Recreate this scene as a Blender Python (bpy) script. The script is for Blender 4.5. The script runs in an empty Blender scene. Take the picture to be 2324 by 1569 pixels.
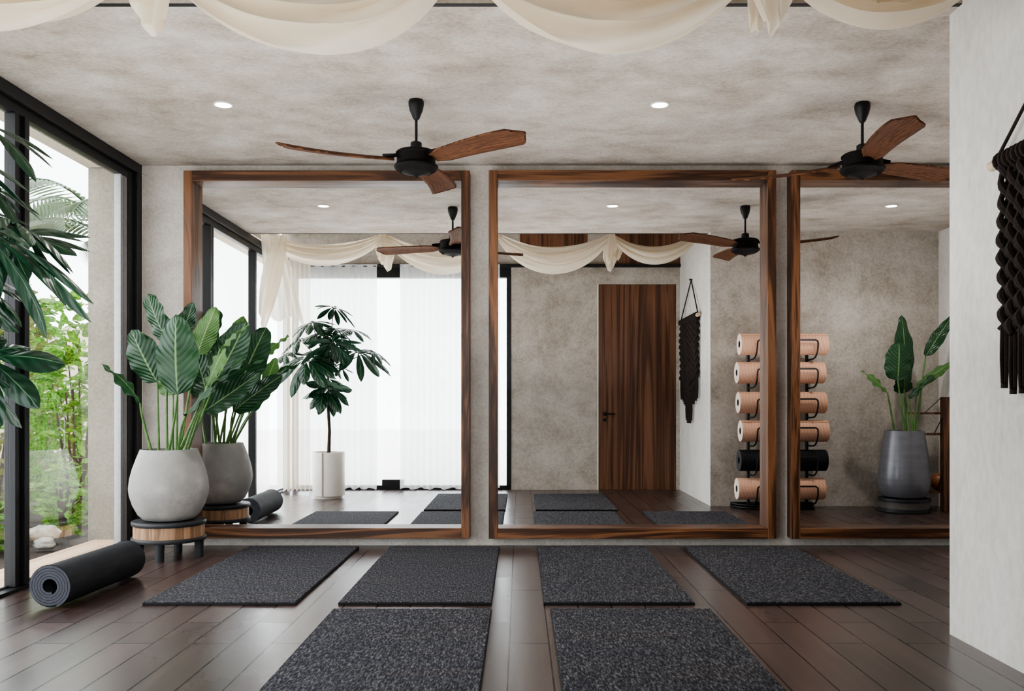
import bpy, math, random
from mathutils import Vector, Matrix, noise
PI = math.pi
R = random.Random(7)
S = bpy.context.scene
C = S.collection

# ------------------------------------------------------------------ camera
F = 2001.0; VX, VY = 1180.0, 918.0; EYE = 1.039; CY = -6.5
cam_d = bpy.data.cameras.new('camera'); cam = bpy.data.objects.new('camera', cam_d); C.objects.link(cam)
cam.location = (0, CY, EYE); cam.rotation_euler = (PI/2, 0, 0)
cam_d.sensor_width = 36; cam_d.lens = 36*F/2324
cam_d.shift_x = -(VX-1162)/2324; cam_d.shift_y = (VY-784.5)/2324
cam_d.clip_start = 2.68; cam_d.clip_end = 200
S.camera = cam

def P(px, py, Y):                      # point of the room seen directly, at depth Y
    d = Y-CY; return Vector(((px-VX)/F*d, Y, EYE-(py-VY)/F*d))
def M(px, py, Y):                      # point of the room seen in the mirrors, at depth Y
    d = -Y-CY; return Vector(((px-VX)/F*d, Y, EYE-(py-VY)/F*d))

# ------------------------------------------------------------------ materials
def srgb(c):
    return tuple([((v/255)/12.92 if v/255 <= .04045 else ((v/255+.055)/1.055)**2.4) for v in c])+(1,)
class N:
    def __init__(s, name):
        s.m = bpy.data.materials.new(name); s.m.use_nodes = True
        s.t = s.m.node_tree; s.b = s.t.nodes['Principled BSDF']; s.out = s.t.nodes['Material Output']
    def n(s, typ, **k):
        x = s.t.nodes.new('ShaderNode'+typ)
        for a, v in k.items():
            if a.startswith('i_'):
                key = a[2:]; key = int(key) if key.isdigit() else key.replace('_', ' ')
                x.inputs[key].default_value = v
            else: setattr(x, a, v)
        return x
    def l(s, a, b): s.t.links.new(a, b)
    def coord(s, scale=(1,1,1), loc=(0,0,0), rot=(0,0,0), kind='Object', rand=False):
        tc = s.n('TexCoord'); mp = s.n('Mapping')
        mp.inputs['Scale'].default_value = scale; mp.inputs['Rotation'].default_value = rot
        mp.inputs['Location'].default_value = loc
        src = tc.outputs[kind]
        if rand:
            oi = s.n('ObjectInfo'); mu = s.n('Math', operation='MULTIPLY', i_1=17.0); s.l(oi.outputs['Random'], mu.inputs[0])
            ad = s.n('VectorMath', operation='ADD'); s.l(src, ad.inputs[0]); s.l(mu.outputs[0], ad.inputs[1]); src = ad.outputs[0]
        s.l(src, mp.inputs[0]); return mp.outputs[0]
    def noise(s, vec, scale, detail=6, rough=.6, dist=0):
        x = s.n('TexNoise'); x.inputs['Scale'].default_value = scale; x.inputs['Detail'].default_value = detail
        x.inputs['Roughness'].default_value = rough; x.inputs['Distortion'].default_value = dist
        s.l(vec, x.inputs['Vector']); return x.outputs[0]
    def ramp(s, fac, stops):
        x = s.n('ValToRGB'); e = x.color_ramp.elements
        while len(e) < len(stops): e.new(.5)
        for i, (p, c) in enumerate(stops):
            e[i].position = p; e[i].color = srgb(c) if max(c) > 1 else tuple(c)+(1,)
        s.l(fac, x.inputs[0]); return x.outputs[0]
    def mix(s, fac, a, b, mode='MIX'):
        x = s.n('MixRGB', blend_type=mode)
        for inp, v in zip(x.inputs, (fac, a, b)):
            if hasattr(v, 'is_linked'): s.l(v, inp)
            elif isinstance(v, tuple): inp.default_value = srgb(v) if len(v) == 3 else v
            else: inp.default_value = v
        return x.outputs[0]
    def bump(s, h, strength=.3, dist=.01, chain=None):
        x = s.n('Bump'); x.inputs['Strength'].default_value = strength; x.inputs['Distance'].default_value = dist
        s.l(h, x.inputs['Height'])
        if chain: s.l(chain, x.inputs['Normal'])
        return x.outputs[0]
    def set(s, col=None, rough=.5, metal=0, normal=None, spec=.5, **k):
        b = s.b
        if col is not None:
            if hasattr(col, 'is_linked'): s.l(col, b.inputs['Base Color'])
            else: b.inputs['Base Color'].default_value = srgb(col)
        if hasattr(rough, 'is_linked'): s.l(rough, b.inputs['Roughness'])
        else: b.inputs['Roughness'].default_value = rough
        b.inputs['Metallic'].default_value = metal
        b.inputs['Specular IOR Level'].default_value = spec
        if normal is not None: s.l(normal, b.inputs['Normal'])
        for a, v in k.items(): b.inputs[a.replace('_', ' ')].default_value = v
        return s.m

def plain(name, col, rough=.5, metal=0, var=.06, bump=.08, scale=40, spec=.5):
    q = N(name); v = q.coord()
    n = q.noise(v, scale, 4)
    a = tuple(max(0, x*(1-var)) for x in col); b = tuple(min(255, x*(1+var)+1) for x in col)
    return q.set(q.ramp(n, [(.3, a), (.7, b)]), rough, metal, q.bump(n, bump, .002), spec)

def plaster(name, lo, mid, hi, stretch=(1,1,1), fine=38, bumps=.5, cloud=.9):
    q = N(name); v = q.coord(stretch)
    n1 = q.noise(v, cloud, 9, .62, .6); n2 = q.noise(v, 4.2, 8, .68, .4); n3 = q.noise(v, fine, 5, .7)
    c = q.ramp(n1, [(.28, lo), (.5, mid), (.72, hi)])
    c = q.mix(.5, c, q.ramp(n2, [(.3, lo), (.52, mid), (.7, hi)]))
    c = q.mix(.55, c, q.ramp(n3, [(.32, (92,88,82)), (.62, (205,202,197))]), 'SOFT_LIGHT')
    b1 = q.bump(n3, bumps, .006); b2 = q.bump(n2, bumps*.6, .02, b1)
    return q.set(c, .9, 0, b2, .2)

def wood(name, axis, dark, mid, light, sc=1.0, rough=.42, rand=True, bands=26, along=.75):
    st = [11*sc, 11*sc, 11*sc]; st[axis] = along*sc
    q = N(name); v = q.coord(tuple(st), rand=rand)
    big = q.noise(v, .55, 4, .6, 1.2)
    m = q.n('Math', operation='MULTIPLY', i_1=float(bands)); q.l(big, m.inputs[0])
    sn = q.n('Math', operation='SINE'); q.l(m.outputs[0], sn.inputs[0])
    h = q.n('MapRange'); h.inputs[1].default_value = -1; h.inputs[2].default_value = 1; q.l(sn.outputs[0], h.inputs[0])
    st2 = [70*sc]*3; st2[axis] = 2.2*sc
    v2 = q.coord(tuple(st2), rand=rand); fn = q.noise(v2, 1.0, 5, .7)
    mx = q.mix(.45, h.outputs[0], fn)
    c = q.ramp(mx, [(.12, dark), (.45, mid), (.85, light)])
    v3 = q.noise(v, .25, 3); c = q.mix(.5, c, q.ramp(v3, [(.3, (70,70,70)), (.7, (185,185,185))]), 'OVERLAY')
    return q.set(c, rough, 0, q.bump(mx, .12, .002), .4)

MAT = {}
MAT['wall'] = plaster('plaster_wall', (146,136,125), (190,183,175), (214,210,205), (1,1,1), 42, .7)
MAT['wall_far'] = plaster('plaster_mirror_wall', (176,168,160), (204,198,192), (222,218,213), (1,1,1), 42, .6)
MAT['wall_window_lit'] = plaster('plaster_window_lit', (203,200,196), (224,222,218), (234,232,229), (1,1,.5), 30, .3)  # paler plaster copy, window light put into its colour
MAT['ceiling'] = plaster('plaster_ceiling', (148,135,123), (190,182,174), (214,210,205), (1,1.35,1), 40, .9, 1.5)
MAT['wall_out'] = plaster('plaster_outside', (118,113,102), (138,132,121), (156,151,141), (1,1,1), 40, .3)
MAT['soffit'] = plaster('soffit_paint', (205,193,176), (214,203,187), (222,212,197), (1,1,1), 40, .05)
WD, WM, WL = (44,26,16), (90,57,37), (142,97,65)
MAT['walnut_x'] = wood('walnut_along_x', 0, WD, WM, WL)
MAT['walnut_z'] = wood('walnut_along_z', 2, WD, WM, WL)
MAT['door'] = wood('walnut_door', 2, (64,39,27), (104,68,48), (140,98,72), .9, .45, False, 30, .28)
MAT['band'] = wood('oak_band', 2, (142,106,80), (176,138,106), (202,166,132), 1.5)
MAT['shelf_wood'] = wood('shelf_wood', 1, (80,48,30), (120,76,48), (158,108,72), 1.5)
MAT['black'] = plain('black_metal', (20,20,22), .42, .3, .1, .03)
MAT['frame'] = plain('window_frame_paint', (23,23,26), .45, .2, .08, .03)
MAT['fan_body'] = plain('fan_body_paint', (15,10,11), .6, 0, .1, .05, spec=.15)
MAT['jamb'] = plain('pale_window_track', (150,150,152), .4, .5, .05, .02)
MAT['beam'] = plain('dark_beam', (14,12,12), .6, 0, .2, .1)
MAT['white_edge'] = plain('door_light_and_ring_white', (225,222,214), .6, 0, .02, .02)  # lamp ring paint; on the door strip it stands for edge light
MAT['soil'] = plain('soil', (40,30,22), .95, 0, .4, .9, 60)
MAT['stone'] = plain('stone', (150,146,138), .9, 0, .2, .8, 9)
MAT['trunk'] = plain('trunk_bark', (58,46,38), .85, 0, .3, .8, 60)
MAT['palm_bark'] = plain('palm_bark', (112,84,56), .9, 0, .35, .9, 14)
MAT['stem'] = plain('green_stem', (84,118,62), .45, 0, .2, .1, 12)
MAT['rope'] = plain('dark_rope', (34,23,19), .85, 0, .4, 1.0, 160)
MAT['rod'] = plain('wood_dowel', (206,186,158), .6, 0, .1, .1)
MAT['ball'] = plain('wooden_ball', (140,88,54), .4, 0, .2, .1, 14)
MAT['pot_white'] = plain('ivory_pot', (222,217,208), .35, 0, .03, .03, 6)
MAT['pot_seam'] = plain('pot_seam', (150,140,128), .5, 0, .05, .03)
MAT['stand_black'] = plain('stand_black', (34,35,39), .5, 0, .1, .05)
MAT['stand_grey'] = plain('stand_grey', (84,78,74), .5, 0, .1, .05)
MAT['terrace'] = plain('pale_terrace', (226,224,220), .9, 0, .03, .1, 3)
# floor boards
q = N('floor_boards')
tc = q.n('TexCoord'); sx = q.n('SeparateXYZ'); q.l(tc.outputs['Object'], sx.inputs[0])
ax = q.n('Math', operation='ADD', i_1=.046+.172*40); q.l(sx.outputs[0], ax.inputs[0])
ay = q.n('Math', operation='ADD', i_1=1.21+11.0); q.l(sx.outputs[1], ay.inputs[0])
cx = q.n('CombineXYZ'); q.l(ay.outputs[0], cx.inputs[0]); q.l(ax.outputs[0], cx.inputs[1])
br = q.n('TexBrick', offset=.33, offset_frequency=2, squash=1.0)
for k, v in (('Scale', 1.0), ('Mortar Size', .0034), ('Mortar Smooth', .0), ('Bias', 0.0), ('Brick Width', 1.1), ('Row Height', .172)): br.inputs[k].default_value = v
br.inputs['Color1'].default_value = (.2,.2,.2,1); br.inputs['Color2'].default_value = (.8,.8,.8,1); br.inputs['Mortar'].default_value = (0,0,0,1)
q.l(cx.outputs[0], br.inputs['Vector'])
g = q.noise(q.coord((14, .8, 1)), 1.3, 5, .6, .6)
g2 = q.noise(q.coord((1.2, .8, 1)), 1.2, 4)
base = q.ramp(g, [(.25, (58,43,39)), (.55, (78,60,55)), (.8, (96,77,71))])
base = q.mix(.35, base, br.outputs[0], 'OVERLAY')
base = q.mix(.5, base, q.ramp(g2, [(.3, (100,95,95)), (.7, (150,150,150))]), 'OVERLAY')
base = q.mix(br.outputs[1], base, (22,16,14))
inv = q.n('Math', operation='SUBTRACT', i_0=1.0); q.l(br.outputs[1], inv.inputs[1])
rr = q.mix(.08, q.ramp(g2, [(.3, (.24,.24,.24,1)[:3]), (.7, (.31,.31,.31))]), br.outputs[0])
MAT['floor'] = q.set(base, rr, 0, None, .9)
sp_ = q.n('MapRange'); sp_.inputs[3].default_value = .25; sp_.inputs[4].default_value = .95; q.l(inv.outputs[0], sp_.inputs[0]); q.l(sp_.outputs[0], q.b.inputs['Specular IOR Level'])
q.b.inputs['Coat Roughness'].default_value = .28; cw = q.n('Math', operation='MULTIPLY', i_1=.1); q.l(inv.outputs[0], cw.inputs[0]); q.l(cw.outputs[0], q.b.inputs['Coat Weight'])
q.b.inputs['Specular Tint'].default_value = (.93,.95,1,1)
# outdoor deck
q = N('deck_boards')
br = q.n('TexBrick', offset=.4); 
for k, v in (('Scale', 1.0), ('Mortar Size', .003), ('Brick Width', 1.4), ('Row Height', .14)): br.inputs[k].default_value = v
br.inputs['Color1'].default_value = srgb((196,160,132)); br.inputs['Color2'].default_value = srgb((214,182,154)); br.inputs['Mortar'].default_value = srgb((120,92,70))
q.l(q.coord((1,1,1), rot=(0,0,PI/2)), br.inputs['Vector']); MAT['deck'] = q.set(br.outputs[0], .6)
# mats
q = N('mat_fibre')
n1 = q.noise(q.coord((125, 32, 60), rand=True), 1.0, 3, .7); n2 = q.noise(q.coord((1.0, 7, 1), rand=True), 1.1, 5, .6)
n3 = q.noise(q.coord((210, 60, 90), rand=True), 1.0, 2, .8)
c = q.ramp(n1, [(.26, (26,26,30)), (.45, (60,60,66)), (.58, (98,98,103)), (.74, (162,159,155))])
c = q.mix(.4, c, q.ramp(n3, [(.3, (60,62,68)), (.7, (190,188,186))]), 'OVERLAY')
c = q.mix(.45, c, q.ramp(n2, [(.35, (112,116,126)), (.55, (128,128,128)), (.72, (166,148,132))]), 'OVERLAY')
MAT['mat'] = q.set(c, .95, 0, q.bump(n1, .5, .004), .1)
MAT['mat_edge'] = plain('mat_edge', (14,14,16), .9, 0, .2, .3, 90)
q = N('rubber_roll'); wv = q.n('TexWave', wave_type='BANDS', bands_direction='Y'); wv.inputs['Scale'].default_value = 60
q.l(q.coord(), wv.inputs['Vector']); n = q.noise(q.coord((8,1,8)), 6, 3)
MAT['rubber'] = q.set(q.ramp(n, [(.3, (34,35,38)), (.7, (46,47,51))]), .65, 0, q.bump(wv.outputs[1], .15, .001), .15)
MAT['rubber_end'] = plain('rubber_end', (70,71,78), .75, 0, .06, .05, spec=.15)
MAT['rubber_dark'] = plain('rubber_dark', (8,8,9), .8)
def roll_mat(name, a, b):
    q = N(name); wv = q.n('TexWave', wave_type='BANDS', bands_direction='DIAGONAL'); wv.inputs['Scale'].default_value = 9
    wv.inputs['Distortion'].default_value = 3; wv.inputs['Detail'].default_value = 1.5
    q.l(q.coord((2.2,1,.5)), wv.inputs['Vector']); return q.set(q.ramp(wv.outputs[1], [(.1, a), (.9, b)]), .75, 0, None, .2)
MAT['peach'] = roll_mat('peach_roll', (203,157,132), (211,168,143)); MAT['peach_end'] = plain('pale_roll_end', (240,222,208), .8, 0, .02)
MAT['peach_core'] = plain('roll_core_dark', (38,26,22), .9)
MAT['ink'] = roll_mat('black_roll', (18,18,20), (28,28,31)); MAT['ink_end'] = plain('black_roll_end', (48,49,54), .7)
# concrete pot
q = N('concrete_pot'); v = q.coord(); n = q.noise(v, 3.5, 7, .65); pt = q.noise(q.coord((1,1,1)), 42, 2, .5)
c = q.ramp(n, [(.3, (164,161,157)), (.55, (190,187,184)), (.75, (212,209,206))])
sp = q.ramp(pt, [(.27, (96,92,88)), (.32, (128,128,128))]); c = q.mix(.6, c, sp, 'OVERLAY')
MAT['concrete'] = q.set(c, .62, 0, q.bump(pt, .25, .002), .35)
q = N('grey_glaze_pot'); n = q.noise(q.coord((3,3,14)), 1.5, 3)
MAT['grey_pot'] = q.set(q.ramp(n, [(.3, (104,104,110)), (.7, (118,118,125))]), .32, .2, None, .5)
# leaves (v along the rib, u across)
def leafmat(name, dark, mid, vein, rough=.34, trans=.25, ribs=46, spec=.5):
    q = N(name); tc = q.n('TexCoord'); sp = q.n('SeparateXYZ'); q.l(tc.outputs['UV'], sp.inputs[0])
    u = q.n('Math', operation='SUBTRACT', i_1=.5); q.l(sp.outputs[0], u.inputs[0])
    au = q.n('Math', operation='ABSOLUTE'); q.l(u.outputs[0], au.inputs[0])
    k = q.n('Math', operation='MULTIPLY', i_1=-.55); q.l(au.outputs[0], k.inputs[0])
    sm = q.n('Math', operation='ADD'); q.l(k.outputs[0], sm.inputs[0]); q.l(sp.outputs[1], sm.inputs[1])
    mu = q.n('Math', operation='MULTIPLY', i_1=float(ribs)*2); q.l(sm.outputs[0], mu.inputs[0])
    sn = q.n('Math', operation='SINE'); q.l(mu.outputs[0], sn.inputs[0])
    mr = q.n('MapRange'); mr.inputs[1].default_value = -1; q.l(sn.outputs[0], mr.inputs[0])
    n = q.noise(q.coord(rand=True), 5, 4)
    c = q.mix(.55, q.ramp(n, [(.3, dark), (.7, mid)]), q.ramp(mr.outputs[0], [(.55, dark), (.98, mid)]))
    rib = q.ramp(au.outputs[0], [(.012, (1,1,1)), (.03, (0,0,0))]); c = q.mix(rib, c, vein)
    q.set(c, rough, 0, q.bump(mr.outputs[0], .5, .005), spec)
    tr = q.n('BsdfTranslucent'); q.l(c, tr.inputs[0]); mx = q.n('MixShader', i_0=trans)
    q.l(q.b.outputs[0], mx.inputs[1]); q.l(tr.outputs[0], mx.inputs[2]); q.l(mx.outputs[0], q.out.inputs[0])
    return q.m
MAT['leaf'] = leafmat('paddle_leaf_green', (18,52,30), (44,86,48), (120,150,96), .33, ribs=34)
MAT['leaf_light'] = leafmat('paddle_leaf_pale_green', (66,104,52), (98,136,74), (150,172,112), .4)
MAT['leaf_dark'] = leafmat('dark_glossy_leaf', (14,44,28), (26,66,42), (84,120,86), .3, .14, 14)
MAT['leaf_garden'] = leafmat('garden_leaf', (58,100,32), (132,176,62), (160,190,90), .5, .45, 8)
MAT['leaf_garden2'] = leafmat('garden_leaf_olive', (78,84,40), (136,140,70), (170,170,100), .6, .4, 8)
MAT['leaf_palm'] = leafmat('palm_frond', (52,78,54), (92,118,86), (130,150,110), .5, .4, 4)
# cloth
def cloth(name, col, trans=.3, clear=0.0, sc=250):
    q = N(name); n = q.noise(q.coord(), sc, 2); n2 = q.noise(q.coord(), 2.5, 4)
    a = tuple(x*.96 for x in col); c = q.ramp(n2, [(.3, a), (.7, col)])
    q.set(c, .9, 0, q.bump(n, .15, .001), .1)
    tr = q.n('BsdfTranslucent'); q.l(c, tr.inputs[0]); mx = q.n('MixShader', i_0=trans)
    q.l(q.b.outputs[0], mx.inputs[1]); q.l(tr.outputs[0], mx.inputs[2]); o = mx.outputs[0]
    if clear:
        tp = q.n('BsdfTransparent'); m2 = q.n('MixShader', i_0=clear); q.l(o, m2.inputs[1]); q.l(tp.outputs[0], m2.inputs[2]); o = m2.outputs[0]
    q.l(o, q.out.inputs[0]); return q.m
MAT['linen'] = cloth('cream_linen', (252,243,228), .6)
MAT['sheer'] = cloth('white_sheer', (246,246,246), .6, .45)
MAT['linen_soft'] = cloth('soft_linen', (246,236,220), .5, .18)
MAT['sheer_cream'] = cloth('cream_sheer', (250,242,230), .6, .3)
# glass, mirror, lamp
q = N('window_glass'); lw = q.n('LayerWeight', i_Blend=.5)
pw = q.n('Math', operation='POWER', i_1=4.0); q.l(lw.outputs['Facing'], pw.inputs[0])
ma = q.n('Math', operation='MULTIPLY_ADD', i_1=.7, i_2=.3, use_clamp=True); q.l(pw.outputs[0], ma.inputs[0])
gl = q.n('BsdfGlossy'); gl.inputs['Roughness'].default_value = 0; tp = q.n('BsdfTransparent', i_0=(.95,.97,.96,1)); mx = q.n('MixShader')
q.l(ma.outputs[0], mx.inputs[0]); q.l(tp.outputs[0], mx.inputs[1]); q.l(gl.outputs[0], mx.inputs[2]); q.l(mx.outputs[0], q.out.inputs[0])
MAT['glass'] = q.m
q = N('mirror_silver'); gl = q.n('BsdfGlossy', i_0=(.93,.93,.93,1)); gl.inputs['Roughness'].default_value = 0; q.l(gl.outputs[0], q.out.inputs[0]); MAT['mirror'] = q.m
q = N('lamp_glow'); em = q.n('Emission', i_0=(1,.98,.95,1), i_1=9.0); q.l(em.outputs[0], q.out.inputs[0]); MAT['glow'] = q.m

# ------------------------------------------------------------------ mesh helpers
class MB:
    def __init__(s, off=(0,0,0)): s.v = []; s.f = []; s.mi = []; s.uv = {}; s.off = Vector(off); s.cur = 0
    def add(s, vs, fs, uvs=None):
        b = len(s.v); s.v += [tuple(Vector(p)-s.off) for p in vs]
        for f in fs:
            s.f.append(tuple(b+i for i in f)); s.mi.append(s.cur)
        if uvs:
            for i, u in enumerate(uvs): s.uv[b+i] = u
        return s
    def box(s, x0, x1, y0, y1, z0, z1):
        vs = [(x, y, z) for z in (z0, z1) for y in (y0, y1) for x in (x0, x1)]
        return s.add(vs, [(0,2,3,1), (4,5,7,6), (0,1,5,4), (2,6,7,3), (0,4,6,2), (1,3,7,5)])
    def lathe(s, prof, c=(0,0,0), n=40, cap0=False, cap1=False, M4=None):
        vs = []
        for r, z in prof:
            for i in range(n):
                a = 2*PI*i/n; vs.append(Vector((r*math.cos(a), r*math.sin(a), z)))
        if M4: vs = [M4 @ v for v in vs]
        vs = [v+Vector(c) for v in vs]
        fs = [(j*n+i, j*n+(i+1) % n, (j+1)*n+(i+1) % n, (j+1)*n+i) for j in range(len(prof)-1) for i in range(n)]
        if cap0: fs.append(tuple(range(n-1, -1, -1)))
        if cap1: fs.append(tuple((len(prof)-1)*n+i for i in range(n)))
        return s.add(vs, fs)
    def tube(s, pts, r, n=8, cap=True):
        pts = [Vector(p) for p in pts]; L = len(pts); rs = r if isinstance(r, (list, tuple)) else [r]*L
        vs = []; prev = None
        for i, p in enumerate(pts):
            t = (pts[min(i+1, L-1)]-pts[max(i-1, 0)]).normalized()
            if prev is None:
                a = Vector((0,0,1)) if abs(t.z) < .9 else Vector((1,0,0)); nx = t.cross(a).normalized()
            else: nx = (prev - t*prev.dot(t)).normalized()
            prev = nx; ny = t.cross(nx)
            for k in range(n):
                an = 2*PI*k/n; vs.append(p+(nx*math.cos(an)+ny*math.sin(an))*rs[i])
        fs = [(j*n+i, j*n+(i+1) % n, (j+1)*n+(i+1) % n, (j+1)*n+i) for j in range(L-1) for i in range(n)]
        if cap: fs += [tuple(range(n-1, -1, -1)), tuple((L-1)*n+i for i in range(n))]
        return s.add(vs, fs)
    def grid(s, fn, nu, nv):
        vs = []; uv = []
        for j in range(nv+1):
            for i in range(nu+1):
                u, v = i/nu, j/nv; vs.append(fn(u, v)); uv.append((u, v))
        w = nu+1
        return s.add(vs, [(j*w+i, j*w+i+1, (j+1)*w+i+1, (j+1)*w+i) for j in range(nv) for i in range(nu)], uv)
    def build(s, name, mat, parent=None, smooth=True, bevel=0, solid=0, auto=.6):
        me = bpy.data.meshes.new(name); me.from_pydata(s.v, [], s.f)
        for m in (mat if isinstance(mat, (list, tuple)) else [mat]): me.materials.append(MAT[m])
        if isinstance(mat, (list, tuple)):
            for p, k in zip(me.polygons, s.mi): p.material_index = k
        if s.uv:
            ul = me.uv_layers.new(name='UVMap')
            for lp in me.loops: ul.data[lp.index].uv = s.uv.get(lp.vertex_index, (0,0))
        o = bpy.data.objects.new(name, me); C.objects.link(o)
        if smooth:
            me.polygons.foreach_set('use_smooth', [True]*len(me.polygons))
            try: me.set_sharp_from_angle(angle=auto)
            except Exception: pass
        if bevel:
            b = o.modifiers.new('bevel', 'BEVEL'); b.width = bevel; b.segments = 2; b.limit_method = 'ANGLE'
        if solid:
            b = o.modifiers.new('solid', 'SOLIDIFY'); b.thickness = solid; b.offset = 0
        if parent: o.parent = parent
        return o
def tag(o, label=None, cat=None, group=None, kind=None):
    if label: o['label'] = label
    if cat: o['category'] = cat
    if group: o['group'] = group
    if kind: o['kind'] = kind
    return o
def thing(name, loc, label, cat, group=None, rz=0, kind=None):
    o = bpy.data.objects.new(name, None); C.objects.link(o); o.location = loc; o.rotation_euler = (0,0,rz); o.empty_display_size = .1
    return tag(o, label, cat, group, kind)
def struct(name, mb, mat, label=None, **k):
    k.setdefault('smooth', False); o = mb.build(name, mat, **k); tag(o, label, None, None, 'structure'); return o
def dup(root):
    r = root.copy(); C.objects.link(r)
    for ch in root.children:
        c = ch.copy(); C.objects.link(c); c.parent = r
        for g in ch.children:
            d = g.copy(); C.objects.link(d); d.parent = c
    return r
def bez(p0, p1, p2, t): return p0*(1-t)**2 + p1*2*t*(1-t) + p2*t*t

# ------------------------------------------------------------------ setting
H = 2.8; XL = -2.783; XR = 4.27; YB = -4.225; YC = -2.63; XP = 1.942; YP = -2.515; ZP = 3.12
struct('floor', MB().box(XL-.09, XR, YB-.15, 0, -.08, 0), 'floor', 'dark brown plank floor with a satin sheen')
struct('ceiling', MB().box(XL-.09, XR+.1, YC, .2, H, H+.12), 'ceiling', 'mottled grey-beige plaster ceiling')
struct('wall_far', MB().box(XL, XR+.1, 0, .2, 0, H), 'wall_far', 'rough plaster wall behind the three framed mirrors')
struct('wall_right', MB().box(XR, XR+.1, YP, 0, 0, H), 'wall_window_lit', 'plaster wall at the right end of the room')
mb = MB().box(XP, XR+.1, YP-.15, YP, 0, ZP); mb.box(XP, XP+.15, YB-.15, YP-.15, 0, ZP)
mb.cur = 0; o = mb.build('wall_pillar', ['wall', 'wall_window_lit'], smooth=False)
for p in o.data.polygons: p.material_index = 1 if p.normal.x < -.5 else 0  # faces turned to the window get the plaster coloured as lit
tag(o, 'white plaster wall block jutting out at the right', None, None, 'structure')
# back wall with window and door openings
DX0, DX1, DZ = .954, 1.897, 2.486
WX0, WX1, WZ = XL+.01, -.107, 2.71
mb = MB(); mb.box(WX1, DX0-.02, YB-.15, YB, 0, 2.72); mb.box(DX0-.02, XP, YB-.15, YB, DZ+.012, 2.72)
mb.box(XL-.09, 0, YB-.15, YB, 2.71, ZP)
struct('wall_near', mb, 'wall', 'plaster wall with the walnut door and curtained window')
struct('trim_1', MB().box(XL, XP+.1, YC+.001, YC+.03, H-.002, ZP), 'beam', 'black board at the ceiling edge above the swags')
struct('trim_2', MB().box(0, .82, YB-.12, YB+.02, 2.72, ZP).box(1.15, XP, YB-.12, YB+.02, 2.72, ZP), 'door', 'walnut boards above the door')
struct('trim_3', MB().box(XL, XP, YB+.001, YB+.06, 2.70, 2.735), 'beam', 'black curtain track along the back wall')
struct('trim_4', MB().box(.82, 1.15, YB-.12, YB+.01, 2.72, ZP), 'wall', 'plaster strip between the walnut boards')
struct('ceiling_pocket', MB().box(XL-.09, XR, YB-.15, YC+.03, ZP, ZP+.1), 'ceiling', 'raised ceiling pocket over the curtains')
# door
d = thing('door_1', (DX0, YB, 0), None, None, kind='structure'); L = (DX0, YB, 0)
MB(L).box(DX0, DX1, YB-.06, YB-.012, .0005, DZ+.0115).build('door_leaf', 'door', d, False, .003)
MB(L).box(DX0-.018, DX0-.001, YB-.12, YB+.005, 0, DZ+.01).build('door_light_strip', 'white_edge', d, False)  # white strip, bright light along this door edge painted in
MB(L).box(DX1+.001, XP-.001, YB-.12, YB-.01, 0, DZ+.01).build('door_jamb', 'wall', d, False)
mb = MB(L); mb.lathe([(.0,0),(.026,0),(.026,.012),(.012,.014),(.012,.05),(0,.05)], (DX0+.075, YB-.012, .925), 20, M4=Matrix.Rotation(-PI/2, 4, 'X'))
mb.tube([(DX0+.075, YB+.03, .925), (DX0+.12, YB+.032, .925), (DX0+.20, YB+.03, .923)], .010, 10)
mb.lathe([(0,0),(.022,0),(.022,.01),(0,.01)], (DX0+.075, YB-.012, .85), 20, M4=Matrix.Rotation(-PI/2, 4, 'X'))
mb.build('door_handle', 'black', d)
# left glazed wall
w = thing('window_1', (XL, 0, 0), 'black framed floor-to-ceiling glass wall on the left', 'window', kind='structure'); L = (XL, 0, 0)
MB(L).box(XL-.09, XL-.0, YB-.1, -.0, H-.075, H-.001).box(XL-.09, XL-.03, YB-.1, 0, H-.135, H-.075).build('header', 'frame', w, False, .004)
MB(L).box(XL-.09, XL, YB-.1, -.172, .0005, .018).box(XL-.075, XL-.06, YB-.1, -.172, .018, .03).build('sill', 'frame', w, False)
MB(L).box(XL-.09, XL, -.085, -.001, 0, H-.0755).box(XL-.09, XL-.025, -.17, -.086, 0, H-.0755).build('jamb', 'frame', w, False, .004)
mb = MB(L)
for k in range(4): mb.box(XL-.075, XL-.03-.004*(k % 2), -.29+k*.03, -.29+k*.03+.024, .02, H-.136)
mb.build('track', 'jamb', w, False)
for y0, y1 in ((-1.60, -1.48), (-2.91, -2.83), (-4.3, -4.2)):
    m = MB(L); m.box(XL-.085, XL-.02, y0, y0+.035, .019, H-.136); m.box(XL-.07, XL-.03, y0+.036, y1-.046, .019, H-.136); m.box(XL-.085, XL-.008, y1-.045, y1, .019, H-.136)
    o = m.build('mullion', 'frame', w, False, .003)
MB(L).add([(XL-.05, YB-.1, .02), (XL-.05, -.29, .02), (XL-.05, -.29, H-.13), (XL-.05, YB-.1, H-.13)], [(0,1,2,3)]).build('pane', 'glass', w, False)
# back window
w = thing('window_2', (0, YB, 0), 'black framed glass doors behind the sheer curtains', 'window', kind='structure'); L = (0, YB, 0)
mb = MB(L); mb.box(WX0, WX1, YB-.12, YB-.02, 2.58, WZ-.001); mb.box(WX0, WX1, YB-.12, YB-.02, .0, .05); mb.box(WX1-.055, WX1-.001, YB-.12, YB+.012, 0.05, 2.58)
mb.box(WX0, WX0+.06, YB-.12, YB-.02, .05, 2.58); mb.box(-1.68, -1.42, YB-.11, YB-.03, .05, .12)
mb.build('window_frame', 'frame', w, False, .004)
MB(L).add([(WX0, YB-.07, .04), (WX1-.05, YB-.07, .04), (WX1-.05, YB-.07, 2.59), (WX0, YB-.07, 2.59)], [(0,1,2,3)]).build('pane', 'glass', w, False)

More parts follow.
